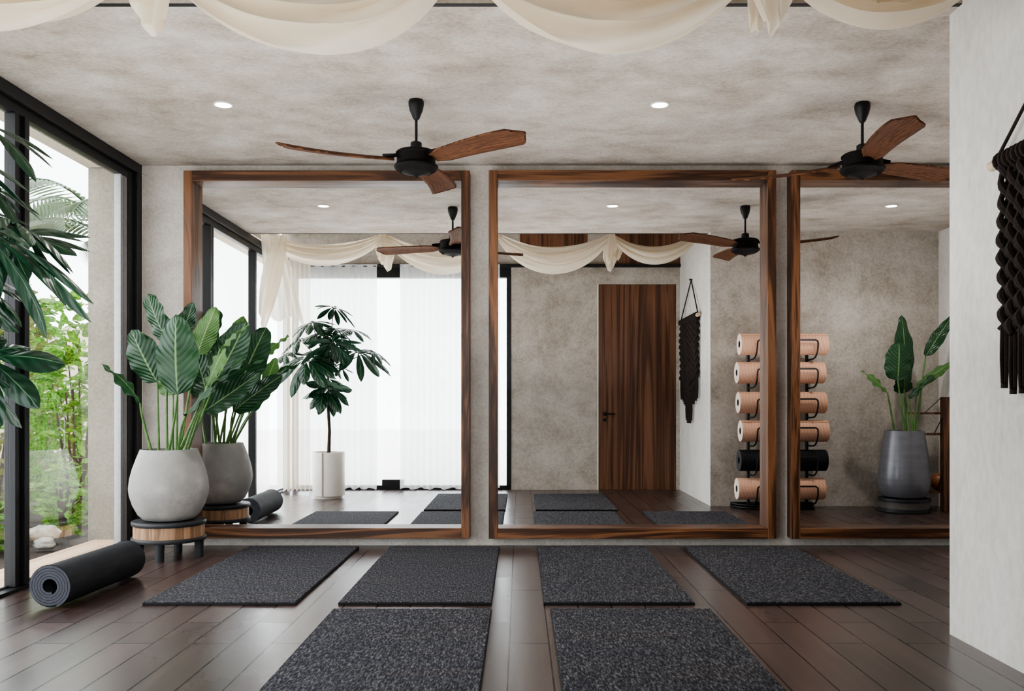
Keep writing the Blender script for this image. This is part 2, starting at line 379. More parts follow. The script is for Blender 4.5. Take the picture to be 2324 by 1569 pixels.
# ------------------------------------------------------------------ mirrors
def mirror(x0, x1, z0, z1, label):
    t = thing('framed_mirror', ((x0+x1)/2, 0, z0), label, 'mirror', 'walnut framed mirrors'); L = t.location.copy(); e = .0005
    fw, dp = .062, .12; bw = .075
    for a, b in ((z0, z0+bw), (z1-bw, z1)):
        MB(L).box(x0+fw+e, x1-fw-e, -dp, -.002, a, b).build('frame_rail', 'walnut_x', t, False, .0025)
    for a, b in ((x0, x0+fw), (x1-fw, x1)):
        MB(L).box(a, b, -dp, -.002, z0, z1).build('frame_stile', 'walnut_z', t, False, .0025)
    MB(L).box(x0+fw, x1-fw, -.012, -.004, z0+bw, z1-bw).build('mirror_glass', 'mirror', t, False)
mirror(-2.436, -.3635, .067, 2.732, 'walnut framed wall mirror at the left, behind the potted paddle plant')
mirror(-.226, 1.856, .065, 2.735, 'walnut framed wall mirror in the middle, reflecting the walnut door')
mirror(1.967, 4.05, .065, 2.735, 'walnut framed wall mirror at the right, half hidden by the white wall block')

# ------------------------------------------------------------------ floor mats
def mat(x0, x1, y0, y1, label):
    cx, cy = (x0+x1)/2, (y0+y1)/2; t = thing('floor_mat', (cx, cy, .001), label, 'mat', 'charcoal fibre floor mats'); L = (cx, cy, 0)
    MB(L).box(x0, x1, y0, y1, 0, .012).build('base_layer', 'mat_edge', t, False, .002)
    MB(L).box(x0+.004, x1-.004, y0+.004, y1-.004, .012, .017).build('pile', 'mat', t, False, .002)
mat(-1.95, -1.157, -1.95, -.15, 'charcoal floor mat nearest the window and potted plant, back row')
mat(-.94, -.146, -1.945, -.15, 'charcoal floor mat second from the window in the row nearest the mirrors')
mat(.122, .905, -1.945, -.15, 'charcoal floor mat in front of the middle mirror, third from the window')
mat(1.172, 1.97, -1.95, -.15, 'charcoal floor mat farthest right, lying toward the white wall block')
mat(-.936, -.141, -3.6, -2.086, 'large foreground charcoal floor mat on the left, cut by the photo edge')
mat(.152, .955, -3.6, -2.086, 'large foreground charcoal floor mat on the right with faint brown bands')

# ------------------------------------------------------------------ rolled mat by the window
r0 = .112; y0, y1 = -2.02, -1.19
t = thing('rolled_mat', (-2.378, (y0+y1)/2, .001), 'dark grey rolled exercise mat lying on the floor by the window', 'rolled mat'); t.rotation_euler = (0, 0, -.035)
Lh = (y1-y0)/2
def spiral(r_out, r_in, turns, n=220):
    out = []
    for i in range(n+1):
        k = i/n; a = 2*PI*turns*k; r = r_out+(r_in-r_out)*k; out.append((r*math.cos(a-1.2), r*math.sin(a-1.2)))
    return out
sp = spiral(r0, .042, 5); mb = MB(); vs = []; fs = []
th = (r0-.042)/5*.86; n = len(sp)
for y in (-Lh, Lh):
    for (x, z) in sp:
        rr_ = math.hypot(x, z); k = (rr_-th)/rr_; vs += [(x, y, z+r0), (x*k, y, z*k+r0)]
o_ = 2*n
for i in range(n-1):
    a, b, c_, d_ = 2*i, 2*i+1, 2*i+3, 2*i+2
    mb_f = [((a, b, c_, d_), 1), ((o_+a, o_+d_, o_+c_, o_+b), 1), ((a, d_, o_+d_, o_+a), 0), ((b, o_+b, o_+c_, c_), 0)]
    for f, k in mb_f: fs.append((f, k))
fs += [((0, o_, o_+1, 1), 0), ((2*n-2, 2*n-1, o_+2*n-1, o_+2*n-2), 2)]
for f, k in fs: mb.f.append(f); mb.mi.append(k)
mb.v = vs; mb.build('rolled_sheet', ['rubber', 'rubber_end', 'rubber_dark'], t, True)
m = MB(); m.lathe([(r0*.97, -Lh+.01), (.042, -Lh+.01)], n=40, M4=Matrix.Translation((0,0,r0)) @ Matrix.Rotation(PI/2, 4, 'X'))
m.lathe([(r0*.97, Lh-.01), (.042, Lh-.01), (.041, -Lh+.01)], n=40, M4=Matrix.Translation((0,0,r0)) @ Matrix.Rotation(PI/2, 4, 'X'))
m.build('inner_layer', 'rubber_dark', t)

# ------------------------------------------------------------------ plants
def paddle(mb, base, tip, width, nrm, bend=.12, fold=.25, nu=10, nv=22, wav=.012, sharp=1.0, seed=0):
    base, tip = Vector(base), Vector(tip); ax = tip-base; Ln = ax.length; t = ax.normalized()
    nrm = Vector(nrm); nrm = (nrm - t*nrm.dot(t)).normalized(); side = t.cross(nrm)
    mid = (base+tip)/2 + nrm*bend*Ln
    def fn(u, v):
        c = bez(base, mid, tip, v)
        w = width*.5*(math.sin(PI*min(1, v**.78))**(.5*sharp) if 0 < v < 1 else 0.0)
        w = max(w, .002); s = (u-.5)*2
        e = math.sin(v*23+seed+s)*wav*abs(s)**2 + math.sin(v*9+seed*2)*wav*s
        return c + side*(s*w*(1-.12*fold)) + nrm*(-fold*w*abs(s) + e)
    mb.grid(fn, nu, nv); return mb
def stem(mb, a, b, sag=(0,0,0), r=(.011, .006), n=14):
    a, b = Vector(a), Vector(b); m = (a+b)/2+Vector(sag)
    pts = [bez(a, m, b, i/n) for i in range(n+1)]; mb.tube(pts, [r[0]+(r[1]-r[0])*i/n for i in range(n+1)], 8); return mb

# big paddle plant in the concrete pot
PX, PY = -2.384, -.507
ST = Vector((PX, PY, 0))
t = thing('plant_stand', ST, 'low round plant stand with oak band and black legs, beside the left mirror', 'plant stand')
MB().lathe([(0,.225),(.236,.225),(.24,.232),(.24,.246),(.236,.254),(0,.254)], n=56).build('top_disc', 'stand_black', t)
MB().lathe([(0,.146),(.228,.146),(.228,.2245),(0,.2245)], n=56).build('wood_band', 'band', t)
MB().lathe([(0,.118),(.238,.118),(.241,.124),(.241,.139),(.238,.1455),(0,.1455)], n=56).build('lower_ring', 'stand_black', t)
for k in range(4):
    a = -PI/2+k*PI/2+.08; x, y = .198*math.cos(a), .198*math.sin(a)
    MB().lathe([(0,0),(.027,0),(.031,.1175),(0,.1175)], (x, y, 0), 20).build('leg', 'stand_black', t)
PL = Vector((PX, PY, .256))
t = thing('potted_plant', PL, 'paddle-leaved green plant in a speckled concrete pot on the oak and black stand', 'plant', 'paddle-leaved potted plants')
mb = MB(); mb.lathe([(0,0),(.13,0),(.165,.008),(.198,.04),(.232,.105),(.252,.17),(.257,.215),(.25,.28),(.232,.35),(.207,.42),(.187,.47),(.184,.478),(.178,.478),(.176,.47),(.185,.43),(.18,.42)], n=64)
mb.build('pot', 'concrete', t)
MB().lathe([(0,.43),(.184,.43)], n=40).build('soil', 'soil', t)
def add_leaf(t, PL, top, base, tip, width, nrm, mat='leaf', bend=.1, fold=.22, root=(0,0), sag=(0,0,0), seed=0, sharp=1.0, rt=.011):
    m = MB(PL); paddle(m, base, tip, width, nrm, bend, fold, seed=seed, sharp=sharp)
    lf = m.build('leaf', mat, t, auto=3)
    m = MB(PL); stem(m, (PL.x+root[0], PL.y+root[1], top), base, sag, (rt, rt*.55)); m.build('stem', 'stem', lf)
zs = PL.z+.42
cam_n = (0, -1, .12)
LV = [ # base px, tip px, Y, width, normal, mat, bend, root, sag
 (P(357,868,-.62), P(298,749,-.66), .245, (-.15,-1,.1), 'leaf', .10, (-.05,-.05), (0,0,.02)),
 (P(383,778,-.45), P(335,667,-.42), .165, (-.35,-1,.15), 'leaf', .14, (-.02,.02), (-.02,0,.03)),
 (P(403,896,-.74), P(400,714,-.70), .285, (0,-1,.12), 'leaf', .10, (.02,-.08), (.01,0,0)),
 (P(318,915,-.60), P(230,826,-.68), .105, (-.25,-.35,1), 'leaf', .16, (-.10,-.02), (-.04,0,.10)),
 (P(447,806,-.36), P(490,697,-.33), .165, (.1,-1,.1), 'leaf_light', .08, (.05,.04), (-.01,0,.02)),
 (P(393,897,-.38), P(366,838,-.36), .17, (.1,-1,0), 'leaf_light', .05, (.0,.06), (0,0,0)),
 (P(500,792,-.50), P(566,736,-.52), .085, (-.4,-.5,1), 'leaf_light', .1, (.09,.0), (0,0,.02)),
 (P(472,876,-.66), P(512,790,-.62), .12, (-.5,-1,.3), 'leaf_light', .1, (.07,-.05), (0,0,.0)),
 (P(420,945,-.70), P(548,812,-.60), .12, (-.6,-.35,.75), 'leaf', .08, (.09,-.06), (-.03,0,.0)),
 (M(548,872,-.30), M(606,744,-.26), .25, (.1,1,.1), 'leaf', .10, (.06,.06), (.03,0,.0)),
 (M(522,905,-.24), M(492,800,-.24), .24, (-.05,1,.1), 'leaf', .08, (.02,.08), (0,0,0)),
 (M(532,934,-.34), M(642,852,-.30), .17, (.25,1,.35), 'leaf', .10, (.11,.02), (-.03,0,.04)),
 (P(470,895,-.50), P(600,815,-.45), .075, (-.3,.2,1), 'leaf', .12, (.09,.05), (0,0,.0)),
 (M(472,790,-.3), M(500,705,-.28), .13, (-.1,1,.1), 'leaf', .1, (.03,.05), (0,0,.0)),
]
for i, (b, tp_, w_, nn, mt, bd, rt_, sg) in enumerate(LV):
    add_leaf(t, PL, zs, b, tp_, w_, nn, mt, bd, .22, rt_, sg, seed=i*1.7)

# second paddle plant, grey pot (seen in the right mirror)
GX, GY = 3.72, -2.06
t = thing('plant_stand', (GX, GY, 0), 'squat black and grey disc stand under the tall grey pot, seen in the right mirror', 'plant stand')
MB().lathe([(0,.002),(.23,.002),(.236,.01),(.236,.04),(0,.04)], n=48).build('lower_ring', 'stand_black', t)
MB().lathe([(0,.0405),(.226,.0405),(.226,.105),(0,.105)], n=48).build('middle_band', 'stand_grey', t)
MB().lathe([(0,.1055),(.236,.1055),(.238,.115),(.236,.135),(0,.135)], n=48).build('top_disc', 'stand_black', t)
PL = Vector((GX, GY, .136))
t = thing('potted_plant', PL, 'tall paddle-leaved plant in a smooth dark grey pot, seen in the right mirror', 'plant', 'paddle-leaved potted plants')
MB().lathe([(0,0),(.14,0),(.19,.015),(.222,.06),(.238,.14),(.238,.22),(.228,.32),(.212,.44),(.196,.55),(.183,.64),(.181,.65),(.176,.65),(.176,.61)], n=56).build('pot', 'grey_pot', t)
MB().lathe([(0,.61),(.178,.61)], n=32).build('soil', 'soil', t)
for i, (b, tp_, w_, nn, mt, bd, rt_, sg) in enumerate([
 (M(2050,885,-2.14), M(2044,716,-2.16), .20, (.05,1,.1), 'leaf', .1, (.04,-.06), (0,0,0)),
 (M(2035,864,-2.02), M(2038,776,-2.0), .27, (0,1,.1), 'leaf', .08, (0,.02), (0,0,0)),
 (M(2052,893,-2.2), M(2044,855,-2.2), .19, (0,1,0), 'leaf', .05, (.05,0), (0,0,0)),
 (M(2012,892,-2.04), M(1952,841,-2.04), .09, (-.4,.6,.9), 'leaf_light', .1, (-.09,0), (0,0,.03)),
 (M(2098,810,-2.1), M(2160,716,-2.08), .13, (-.5,1,.3), 'leaf', .1, (.1,.02), (0,0,0)),
 (M(2078,880,-2.06), M(2160,822,-2.04), .10, (-.3,1,.6), 'leaf_light', .1, (.08,.03), (0,0,0)),
 (M(2060,905,-2.0), M(2120,850,-2.0), .07, (-.3,.6,1), 'leaf', .1, (.07,.05), (0,0,0)),
]): add_leaf(t, PL, PL.z+.6, b, tp_, w_, nn, mt, bd, .22, rt_, sg, seed=i*2.1, rt=.013)

# umbrella tree in the ivory cylinder pot
TX, TY = -2.12, -3.30
PL = Vector((TX, TY, .001))
t = thing('potted_tree', PL, 'small umbrella tree with finger leaves in an ivory cylinder pot, near the sheer curtains', 'plant')
MB().lathe([(0,0),(.150,0),(.152,.028),(.175,.030),(.1765,.04),(.1765,.505),(.174,.51),(.166,.51),(.165,.48)], n=56).build('pot', 'pot_white', t)
MB().box(-.037, -.021, .171, .1795, .032, .508).build('pot_seam', 'pot_seam', t, False)
MB().lathe([(0,.47),(.166,.47)], n=32).build('soil', 'soil', t)
mb = MB(PL); crown = Vector((TX-.01, TY, 1.42))
mb.tube([(TX, TY, .47), (TX+.008, TY, .75), (TX-.006, TY, 1.0), (TX, TY, 1.2), crown], [.021,.018,.017,.015,.011], 12); mb.build('trunk', 'trunk', t)
def finger(mb, base, tip, width, nrm, bend, fold, nu=4, nv=10):
    ax = tip-base; Ln = ax.length; tt = ax.normalized(); nrm = (nrm-tt*nrm.dot(tt)).normalized(); side = tt.cross(nrm)
    mid = (base+tip)/2+nrm*bend*Ln
    def fn(u, v):
        c = bez(base, mid, tip, v); w = max(.0015, width*.5*math.sin(PI*min(1, v**1.35))**.7*(1 if v < 1 else 0)); s = (u-.5)*2
        return c+side*s*w-nrm*fold*w*abs(s)
    mb.grid(fn, nu, nv)
def cluster(hub, rad, n=9, tilt=(0,0,1), src=None, seed=0, spread=2*PI, a0=0, wf=.24):
    rr = random.Random(seed); hub = Vector(hub); up = Vector(tilt).normalized()
    a = up.orthogonal().normalized(); b = up.cross(a); m = MB(PL)
    for k in range(n):
        an = a0+spread*k/n+rr.uniform(-.15, .15); d = a*math.cos(an)+b*math.sin(an)
        ln = rad*rr.uniform(.78, 1.08); drop = rr.uniform(.12, .5)
        mid0 = hub+d*ln*.12+up*.01
        tip = hub+d*ln+up*(-.05*ln)+Vector((0,0,-drop*ln))
        finger(m, mid0, tip, ln*wf*rr.uniform(.9,1.2), up+Vector((0,0,.3)), .16, .3)
        m.tube([hub, mid0], .003, 5)
    lc = m.build('leaf_cluster', 'leaf_dark', t, auto=3)
    src = Vector(src) if src else crown
    m = MB(PL); stem(m, src, hub, (0,0,.03), (.007,.004), 8); m.build('stem', 'trunk', lc)
cluster(M(737,888,-3.22), .28, 9, (0,.45,.7), (TX,TY,.98), 1, wf=.46)
cluster(M(744,862,-3.34), .18, 7, (.1,.5,.6), (TX,TY,1.1), 2, wf=.5)
cluster(M(697,818,-3.10), .40, 12, (-.05,.7,.7), None, 3, wf=.33)
cluster(M(650,806,-3.3), .24, 9, (-.4,.3,.9), None, 4, wf=.3)
cluster(M(708,735,-3.2), .27, 10, (-.2,.35,.9), None, 5, wf=.3)
cluster(M(738,758,-3.4), .27, 10, (.1,.5,.8), None, 6, wf=.36)
cluster(M(796,750,-3.55), .30, 10, (.15,.05,.95), None, 7, wf=.28)
cluster(M(812,800,-3.52), .40, 12, (.3,.4,.9), None, 8, wf=.28)
cluster(M(846,800,-3.58), .24, 9, (.4,.2,.8), None, 9, wf=.28)
cluster(M(682,772,-3.45), .30, 9, (-.3,.2,.9), None, 10, wf=.3)
cluster(M(775,838,-3.4), .17, 7, (.2,.3,.8), None, 11, wf=.32)
cluster(M(735,800,-3.4), .22, 8, (0,.6,.6), None, 18, wf=.4)
cluster(P(16,548,-3.02), .34, 15, (-.2,-.45,.75), None, 12, wf=.25)
cluster(P(-40,290,-3.16), .25, 11, (.25,-.25,.9), None, 13, wf=.24)
cluster(P(-45,425,-3.2), .22, 10, (.25,-.2,.9), None, 14, wf=.24)
cluster(P(-20,495,-3.2), .19, 8, (.3,-.6,.65), None, 15, wf=.26)
cluster(P(-50,650,-3.1), .22, 9, (.35,-.35,.8), (TX,TY,1.3), 16, wf=.28)
cluster(P(-35,815,-3.1), .26, 10, (.2,-.8,.55), (TX,TY,1.1), 17, wf=.4)

# ------------------------------------------------------------------ ceiling fans
def fan(x, y, angles, label):
    t = thing('ceiling_fan', (x, y, H), label, 'ceiling fan', 'ceiling fans'); Z = -H
    mb = MB(); mb.lathe([(.040,-.001),(.045,-.012),(.045,-.03),(.038,-.062),(.026,-.09),(.019,-.108),(.012,-.116)], n=28, cap0=True, cap1=True); mb.build('canopy', 'black', t)
    MB().lathe([(.0085,-.11),(.0085,-.245)], n=14).build('down_rod', 'black', t)
    mb = MB(); mb.lathe([(.012,-.238),(.026,-.244),(.033,-.25),(.034,-.29),(.034,-.302),(0,-.302)], n=28); mb.build('coupling', 'black', t)
    mb = MB(); mb.lathe([(0,-.288),(.08,-.292),(.108,-.3),(.118,-.308),(.118,-.315),(.112,-.322),(.112,-.372),(.124,-.38),(.128,-.388),(.124,-.398),(.09,-.418),(.05,-.43),(.02,-.438),(.008,-.444),(.006,-.45),(0,-.451)], n=48); 
    for k in range(36):                      # cooling slits
        a = 2*PI*k/36; c_, s_ = math.cos(a), math.sin(a)
        mb.tube([(.118*c_, .118*s_, -.401), (.085*c_, .085*s_, -.4215)], .0022, 4)
    mb.build('motor_housing', 'fan_body', t)
    for a in angles:
        r = math.radians(a); er = Vector((math.cos(r), math.sin(r), 0)); et = Vector((-math.sin(r), math.cos(r), 0))
        def fn(u, v):
            rad = .135+v*.655
            w = .118+.052*min(1, v/.75); w *= math.sqrt(max(.1, 1-(max(0, v-.9)/.105)**2.6))*(.62+.38*min(1, v/.14))
            off = -.03*math.sin(v*PI*.75)+.045*v*v
            s = (u-.5); pit = -.27+.06*v
            return er*(rad-.035*max(0, v-.85)/.15*(2*s)**2) + et*(off+s*w*math.cos(pit)) + Vector((0,0,-.335+s*w*math.sin(pit)+.012*v*v-.012*(2*s)**2-.012))
        mb = MB(); mb.grid(fn, 8, 26); b = mb.build('blade', 'blade_%d' % (round(a)) if False else 'blade_wood', t, solid=.009, auto=2)
        m = MB(); p0 = er*.10+Vector((0,0,-.335)); p1 = er*.19+Vector((0,0,-.335))
        m.add([p0+et*.022+Vector((0,0,.012)), p0-et*.022+Vector((0,0,.02)), p1-et*.034+Vector((0,0,.014)), p1+et*.034+Vector((0,0,-.018)),
               p0+et*.022+Vector((0,0,-.006)), p0-et*.022+Vector((0,0,.0)), p1-et*.034+Vector((0,0,.002)), p1+et*.034+Vector((0,0,-.03))],
              [(0,1,2,3), (7,6,5,4), (0,4,5,1), (1,5,6,2), (2,6,7,3), (3,7,4,0)]); m.build('blade_bracket', 'fan_body', b, False)
q = N('blade_walnut'); tc = q.n('TexCoord'); mp = q.n('Mapping'); mp.inputs['Scale'].default_value = (14, 1.4, 1); q.l(tc.outputs['UV'], mp.inputs[0])
n1 = q.noise(mp.outputs[0], 1.2, 4, .6, 1.4); mu = q.n('Math', operation='MULTIPLY', i_1=40.0); q.l(n1, mu.inputs[0]); sn = q.n('Math', operation='SINE'); q.l(mu.outputs[0], sn.inputs[0])
mr = q.n('MapRange'); mr.inputs[1].default_value = -1; q.l(sn.outputs[0], mr.inputs[0])
MAT['blade_wood'] = q.set(q.ramp(mr.outputs[0], [(.05, (62,39,27)), (.5, (84,54,37)), (.95, (106,71,49))]), .6, 0, None, .12)
fan(-.60, -1.40, (-39, 200.5, 81), 'black ceiling fan with three walnut blades in front of the left mirror')
fan(2.0, -1.35, (25, 145, 265), 'black ceiling fan with walnut blades near the white wall block on the right')

# ------------------------------------------------------------------ downlights
for x, nm in ((-1.74, 'round recessed ceiling light at the left, nearest the window'), (.82, 'bright round recessed ceiling light between the two fans'), (3.29, 'round recessed ceiling light seen in the right mirror')):
    t = thing('ceiling_light', (x, -1.33, H), nm, 'ceiling light', 'recessed ceiling lights')
    MB().lathe([(.046,-.0005),(.056,-.0005),(.056,-.006),(.047,-.008),(.046,-.002)], n=36).build('trim_ring', 'white_edge', t)
    MB().lathe([(0,-.003),(.046,-.003),(.046,-.0005),(0,-.0005)], n=36).build('lens', 'glow', t)
    ld = bpy.data.lights.new('downlight_lamp', 'SPOT'); ld.energy = 34; ld.spot_size = 2.7; ld.spot_blend = 1; ld.shadow_soft_size = .04; ld.color = (1,.97,.93); ld.cycles.use_multiple_importance_sampling = False
    lo = bpy.data.objects.new('downlight_lamp', ld); C.objects.link(lo); lo.location = (0, 0, -.06); lo.parent = t

# ------------------------------------------------------------------ draped valance
VYY = -.465*6.5
t = thing('draped_valance', (0, VYY, H), 'cream linen scarf valance draped in four swags under the ceiling edge', 'curtain'); PLV = Vector((0, VYY, H))
K = [-2.76, -1.468, -.24, .987, 1.925]
drop = [(.10,.31), (.11,.40), (.10,.40), (.11,.315)]
for i in range(4):
    x0, x1 = K[i], K[i+1]; s0, s1 = drop[i]; sk = (.06, .14, -.04, .02)[i]
    def fn(u, v, x0=x0, x1=x1, s0=s0, s1=s1, i=i, sk=sk):
        uu = u + sk*math.sin(PI*u)*v
        par = 4*u*(1-u); par = par**(.95-.4*v)
        sag = s0+(s1-s0)*v
        gather = par
        z = H+.10 - (sag+.045)*par - .065*v*(1-gather)**4
        x = x0+(x1-x0)*u + (u-.5)*-.05*v*gather + sk*.6*(x1-x0)*par*v*.5
        k = v*2*PI
        fold = math.sin(k*3.2+i*1.3+.8*math.sin(u*5+i))*(.050*gather+.008) + .022*math.sin(k*6.3+u*4+i*2)*gather
        y = VYY - .02 + (.10*math.sin(PI*v)*gather) + fold + .03*(v-.5)
        z += .024*math.cos(k*3.2+i*1.3+.8*math.sin(u*5+i)+.9)*gather
        return Vector((x, y, z))
    mb = MB(PLV); mb.grid(fn, 70, 64); mb.build('swag', 'linen', t, auto=3)
def tail(x, w0, w1, zt, zb, skew, lean, seed, name='knot_tail', yo=.05, folds=3):
    def fn(u, v):
        ww = w0+(w1-w0)*v**.8; s = u-.5
        pk = .35+.3*math.sin(seed*3); zend = zb + skew*2.2*abs(u-pk)**1.25; ww = w0+(w1-w0)*math.sin(min(1, v*1.25)*PI/2)-.35*w1*max(0, v-.7)/.3
        z = zt+(zend-zt)*v
        return Vector((x+s*ww+lean*v, VYY-yo-.01+math.sin(u*2*PI*folds+seed+v)*(.008+.03*v), z))
    mb = MB(PLV); mb.grid(fn, 40, 26); mb.build(name, 'linen', t, auto=3)
for x, sd in ((K[1], .4), (K[3], 2.0)):
    tail(x-.01, .05, .20, H+.08, H-.33, .12, .03, sd, yo=.06)
    tail(x+.01, .04, .15, H+.08, H-.20, .10, .09, sd+1.2, yo=.085)
    tail(x, .05, .13, H+.08, H-.27, .08, -.02, sd+2.2, yo=-.09)
    MB(PLV).lathe([(0,.035),(.03,.03),(.042,.005),(.038,-.03),(.022,-.05),(0,-.052)], (x, VYY-.03, H+.075), 20).build('knot', 'linen', t)
MB(PLV).lathe([(0,.035),(.03,.03),(.042,.005),(.038,-.03),(.022,-.05),(0,-.052)], (K[2], VYY-.03, H+.075), 20).build('knot', 'linen', t)
# long side tail at the window corner
def fn(u, v):
    s = u; zend = 2.03-.06*math.sin(u*PI*2)-.16*u
    z = H+.05+(zend-H-.05)*v; w = .16+.25*v**.6
    return Vector((-2.76+s*w+.05*v, VYY+.10+math.sin(u*2*PI*4.5+v*.6)*.028*(.4+v*.6), z))
mb = MB(PLV); mb.grid(fn, 70, 40); mb.build('side_tail', 'linen_soft', t, auto=3)
def fn(u, v):
    z = H+.04+(2.02-.25*u-H-.04)*v; w = .12+.14*math.sin(PI*v)*.8-.08*v
    return Vector((-2.52+(-.22)*v+(u-.5)*w, VYY+.16+math.sin(u*2*PI*2+v)*.03, z))
mb = MB(PLV); mb.grid(fn, 30, 30); mb.build('corner_fold', 'linen', t, auto=3)
# hanging rail of the valance
MB(PLV).tube([(XL+.01, VYY-.02, H+.125), (XP-.005, VYY-.02, H+.125)], .012, 10).build('rail', 'beam', t)

# ------------------------------------------------------------------ sheer curtains
def sheer(x0, x1, y, zt, label, pleats, seed, amp=.035, mt='sheer'):
    t = thing('sheer_curtain', ((x0+x1)/2, y, 0), label, 'curtain', 'white sheer curtains'); L = t.location.copy(); rr = random.Random(seed)
    ph = [rr.uniform(0, 6) for _ in range(4)]
    def fn(u, v):
        f = math.sin(u*2*PI*pleats+ph[0]+.5*math.sin(u*7+ph[1]))*amp + .4*amp*math.sin(u*2*PI*pleats*2.3+ph[2])
        z = .035+.012*math.sin(u*40+ph[3]) + (zt-.035)*v
        return Vector((x0+(x1-x0)*u, y+f*(1-.35*v), z))
    mb = MB(L); mb.grid(fn, int(pleats*14), 10); mb.build('fabric', mt, t, auto=3)
    MB(L).tube([(x0, y, zt+.008), (x1, y, zt+.008)], .008, 8).build('heading_tape', mt, t)
sheer(-2.50, -1.70, -4.02, 2.69, 'white sheer curtain behind the ivory tree pot', 9, 3)
sheer(-1.43, -.24, -4.02, 2.69, 'white sheer curtain beside the plaster wall, right of the tree', 15, 5)
sheer(-2.75, -2.44, -3.80, 2.74, 'cream sheer panel hanging in the window corner below the linen tail', 6, 8, .03, 'sheer_cream')

# ------------------------------------------------------------------ macrame
t = thing('wall_hanging', (XP, -3.48, 2.02), 'dark brown macrame wall hanging on a pale dowel, on the white wall block', 'wall hanging'); L = Vector((XP, -3.48, 2.02))
RX = XP-.035; ya, yb = -2.935, -4.02
mb = MB(L); mb.tube([(RX, ya, 2.0), (RX, yb, 2.0)], .021, 18); mb.build('dowel', 'rod', t)
MB(L).tube([(RX, ya-.04, 2.02), (XP-.012, -3.46, 2.44), (RX, yb+.04, 2.02)], .007, 8).build('hanging_cord', 'rope', t)
MB(L).lathe([(0,0),(.009,0),(.009,.03),(.013,.03),(.013,.034),(0,.034)], (XP, -3.46, 2.445), 12, M4=Matrix.Rotation(-PI/2, 4, 'Y')).build('nail', 'black', t)
NS = 15
for k in range(NS):
    u = (k+.5)/NS; y = ya-.075+(yb-ya+.15)*u; tri = 1-abs(u-.5)*2; y += .012*(1 if u < .34 else (-1 if u > .66 else 0))
    g = 3 if abs(u-.5) < .16 else (2 if abs(u-.5) < .36 else 1)
    zb = 1.12-.13*tri-.16*(g == 3)+R.uniform(-.02, .02)
    mb = MB(L)
    for q_ in range(2):                      # loops around the dowel
        yy = y+(q_-.5)*.034
        mb.tube([(RX+.030*math.cos(a), yy, 2.0+.030*math.sin(a)) for a in [2*PI*j/12 for j in range(13)]], .0095, 6, False)
    m1 = 1.98; zk = zb+.23                   # knotted length, then fringe
    for s in (0, 1):
        pts = []; rs = []; nn = 90
        for j in range(nn+1):
            v = j/nn; z = m1+(zk-m1)*v; a = v*(m1-zk)/.075*PI+s*PI+k
            pts.append((RX+math.cos(a)*.013+.004*math.sin(v*9+k), y+math.sin(a)*.015+.004*math.sin(v*7+k*2), z))
            rs.append(.0145+.0035*math.sin(a*2+v*3))
        mb.tube(pts, rs, 7)
    for s in range(4):
        a = s*PI/2; mb.tube([(RX+.008*math.cos(a), y+.009*math.sin(a), zk+.01), (RX+.011*math.cos(a), y+.012*math.sin(a), (zk+zb)/2), (RX+.008*math.cos(a), y+.010*math.sin(a), zb+s*.008)], [.008,.007,.006], 6)
    mb.lathe([(0,0),(.013,0),(.013,.016),(0,.016)], (RX, y, zb-.002), 10)
    mb.build('strand', 'rope', t)

# ------------------------------------------------------------------ rack of rolled mats
RY = -2.25; t = thing('mat_rack', (2.54, RY, 0), 'black metal floor rack with looped arms holding six rolled mats', 'rack'); L = Vector((2.54, RY, 0))
for x in (2.30, 2.89):
    MB(L).tube([(x, RY-.16, .012), (x, RY-.16, 1.66)], .016, 14).build('post', 'black', t)
zr = [1.633, 1.351, 1.056, .775, .484, .203]
for z in zr:
    mb = MB(L)
    def arm(x, s):
        return [Vector(p) for p in [(x, RY-.16, z-.15), (x, RY-.05, z-.15), (x, RY+.05, z-.146), (x+.004, RY+.095, z-.13), (x+.010, RY+.125, z-.09), (x+.014, RY+.135, z-.04), (x+.016, RY+.135, z+.0), (x+.016+s*.004, RY+.135, z+.022), (x+.016+s*.022, RY+.135, z+.035)]]
    a = arm(2.30, 1); b = arm(2.89, -1); 
    mb.tube(a+b[::-1], .0085, 10); mb.build('holder', 'black', t)
mb = MB(L)
for zz, rr_ in ((.012, .41), (.038, .41)):
    pts = [(2.55+rr_*math.cos(a), RY-.2+.40*math.sin(a)*.72, zz) for a in [PI*j/30 for j in range(31)]]
    mb.tube(pts+[(2.55-rr_, RY-.23, zz), (2.55+rr_, RY-.23, zz), pts[0]], .011, 8)
mb.box(2.55-.41, 2.55+.41, RY-.245, RY-.2, .012, .04); mb.box(2.29, 2.31, RY-.2, RY+.06, .004, .02); mb.box(2.88, 2.90, RY-.2, RY+.06, .004, .02)
mb.build('base', 'black', t)
desc = ['topmost peach rolled mat on the black rack', 'second peach rolled mat from the top of the rack', 'third peach rolled mat from the top of the rack', 'peach rolled mat directly above the black one on the rack', 'black rolled mat on the rack, the only dark one', 'lowest peach rolled mat, just above the rack base']
xl = [1673, 1667, 1670, 1675, 1672, 1667]
